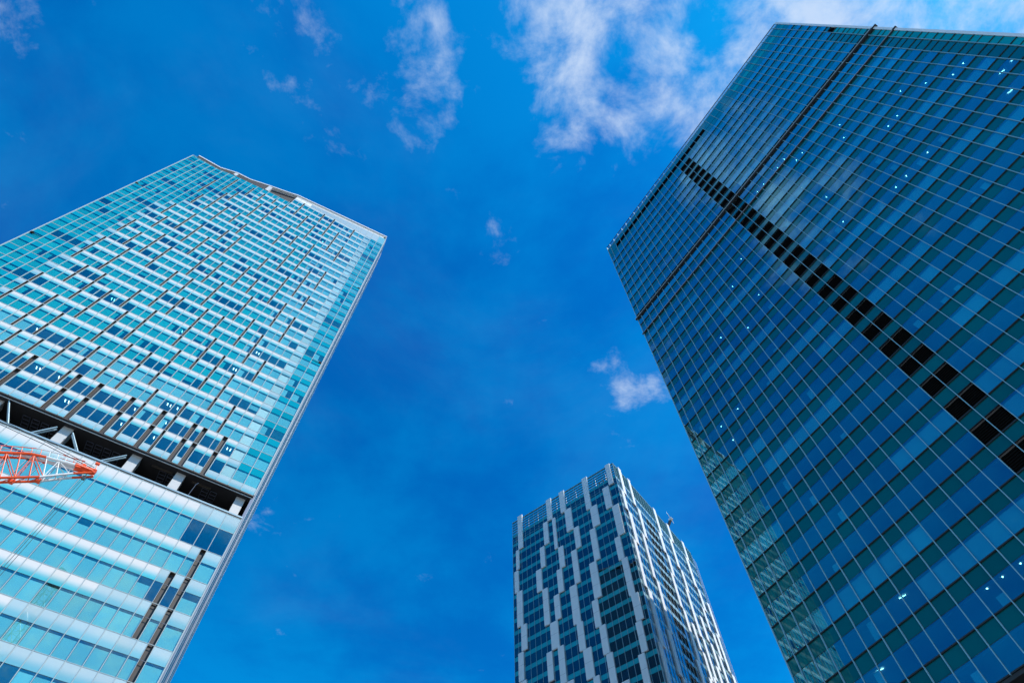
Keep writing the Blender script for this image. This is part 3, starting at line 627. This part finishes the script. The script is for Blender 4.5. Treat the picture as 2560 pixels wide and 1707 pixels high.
def ta(t):   # a point along the jib: 0 at the foot, 1 at the tip
    def walk(pl):
        d = [0.]
        for (a, b), (c, e) in zip(pl, pl[1:]): d.append(d[-1]+math.hypot(c-a, e-b))
        q = t*d[-1]
        for i in range(len(d)-1):
            if q <= d[i+1]+1e-6:
                f_ = (q-d[i])/(d[i+1]-d[i]); return pl[i][0]+(pl[i+1][0]-pl[i][0])*f_, pl[i][1]+(pl[i+1][1]-pl[i][1])*f_
        return pl[-1]
    return walk(top), walk(bot)
N = 40
st = [ta(i/N) for i in range(N+1)]
for i in range(N):
    (tu, tz), (bu, bz) = st[i]; (tu2, tz2), (bu2, bz2) = st[i+1]
    col = W_ if (-16.6 < tu < -14.3 or -28 < tu < -24) else R_
    if i > 37: continue
    for y in ys:
        yy = y*.85
        if math.hypot(tu-bu, tz-bz) > .5:
            MB().tube((tu, yy, tz), (bu, yy, bz), .045, 6).build('lacing', col, jc)
            if i % 2: MB().tube((tu, yy, tz), (bu2, yy, bz2), .038, 6).build('lacing', col, jc)
            else: MB().tube((bu, yy, bz), (tu2, yy, tz2), .038, 6).build('lacing', col, jc)
    MB().tube((bu, 0, bz), (bu2, ys[0]*.85, bz2), .04, 6).build('lacing', col, jc)
    MB().tube((bu, 0, bz), (bu, ys[0]*.85, bz), .045, 6).build('lacing', col, jc)
    MB().tube((tu, 0, tz), (tu, ys[0]*.85, tz), .045, 6).build('lacing', col, jc)
rail = [(-46, 31.4), (-19.88, 46.55), (-18.73, 47.16), (-17.71, 47.64), (-17.0, 47.84), (-15.75, 48.05), (-15.12, 48.1), (-14.03, 48.3)]
for j in range(len(rail)-1):
    a, b = rail[j], rail[j+1]; cl = W_ if 3 <= j <= 4 else R_
    MB().tube((a[0]  , -.3, a[1]), (b[0], -.3, b[1]), .04, 6).build('handrail', cl, jc); MB().tube((a[0]  , -.3, a[1]-.42), (b[0], -.3, b[1]-.42), .024, 6).build('handrail', cl, jc)
u = -44.
while u < -14.0:
    MB().tube((u, -.3, at(rail, u)), (u+.35, -.3, at(top, u+.35)), .03, 6).build('rail_post', W_ if -17.2 < u < -15.3 else R_, jc); u += .62
MB().bar((-18.9, -.3, 46.2), (-13.6, -.3, 47.42), .28, .03).build('walkway', M['cwhite'], jc)
for u in (-19.0, -17.65, -16.5): MB().box(u-.14, u+.14, -.16, .16, at(top, u)-.13, at(top, u)+.13).build('joint_block', M['cable'] if u == -17.65 else R_, jc)
for u in (-17.3, -15.85): MB().box(u-.2, u+.2, -.16, .14, at(bot, u)-.08, at(bot, u)+.18).build('joint_block', R_, jc)
m = MB().bar((-14.3, -.5, 47.15), (-12.75, -.5, 47.45), .3, .16).box(-12.95, -12.7, -.65, -.3, 47.2, 47.6).box(-13.9, -13.65, -.7, -.3, 47.25, 47.65).bar((-14.3, -.9, 47.1), (-13., -.6, 47.4), .1); m.build('jib_head', R_, jc)
m = MB().tube((-12.72, -.4, 47.0), (-13.08, -.4, 48.4), .045, 8).box(-13.26, -12.92, -.5, -.3, 48.36, 48.54); m.build('head_post', R_, jc)
MB().tube((-13.25, -.3, 47.3), (-13.2, -.3, 46.75), .04, 6).box(-13.32, -13.08, -.42, -.18, 46.4, 46.75).build('hook_lamp', M['cable'], jc)
for rp in ([(-40, 50.4), (-21.47, 49.0), (-17.66, 48.6), (-13.1, 47.95)], [(-40, 49.6), (-21.1, 48.5), (-17.3, 48.25), (-12.95, 47.75)]):
    m = MB()
    for a, b in zip(rp, rp[1:]): m.tube((a[0], -.4, a[1]), (b[0], -.4, b[1]), .028, 6)
    m.build('pendant_rope', M['cable'], jc)
m = MB().tube((-13.0, -.3, 46.9), (-13.0, -.3, 6.), .02, 6).tube((-13.15, -.55, 46.9), (-13.15, -.55, 6.), .02, 6); m.build('hoist_rope', M['cable'], jc)
def lattice_mast(root, x, y, w, z0, z1, mat, mat2):
    step = w*1.15; n = int((z1-z0)/step); h = w/2
    for sx in (-h, h):
        for sy in (-h, h): MB().tube((x+sx, y+sy, z0), (x+sx, y+sy, z1), .10, 6).build('mast_leg', mat, root)
    for i in range(n):
        za, zb = z0+i*step, z0+(i+1)*step; m = MB()
        cs = [(-h, -h), (h, -h), (h, h), (-h, h)]
        for q in range(4):
            a, b = cs[q], cs[(q+1) % 4]
            m.tube((x+a[0], y+a[1], za), (x+b[0], y+b[1], zb), .05, 5).tube((x+b[0], y+b[1], za), (x+a[0], y+a[1], zb), .05, 5).tube((x+a[0], y+a[1], zb), (x+b[0], y+b[1], zb), .05, 5)
        m.build('mast_lacing', mat2 if i % 6 < 3 else mat, root)
lattice_mast(jc, -45.6, -.6, 2.0, 0, 28, R_, W_)
MB().box(-47.2, -44., -1.8, .8, 28, 31.5).build('machine_house', R_, jc)

# second crane behind the camera, seen only in the pale tower's lower glass
mc2 = thing('crane_mast', 'dark lattice crane mast mirrored in the lower glass of the pale tower', 'crane', (-30.2, -12.5, 0), 0.)
lattice_mast(mc2, 0, 0, 2.6, 0, 121, M['cable'], M['fin_dark'])
MB().box(-1.8, 1.8, -1.8, 1.8, 121, 123.5).build('slewing_unit', M['fin_dark'], mc2)

# ================================================================== stone tower behind the dark tower; its shade falls on the panelled tower
nb = thing('stone_tower', 'stone clad office tower standing behind the dark blue tower', 'building', (75.8, 144.8, 0), math.radians(-118.0))
# local x runs towards the camera side, local y away from the sun
MB().box(0, 40, -.2, 26, 0, 166.4).build('wall', M['brick'], nb)
wm = MB().box(0, 2.2, 0, .1, 0, 2.2).mesh('window', M['c_glass'])
for z in range(6, 160, 5):
    MB().box(1, 39, -.3, -.25, z, z+2.4).build('window_band', M['r_span'], nb)
MB().box(-.3, 40.3, -.5, 26.3, 166.4, 167.2).build('parapet', M['ltgrey'], nb)
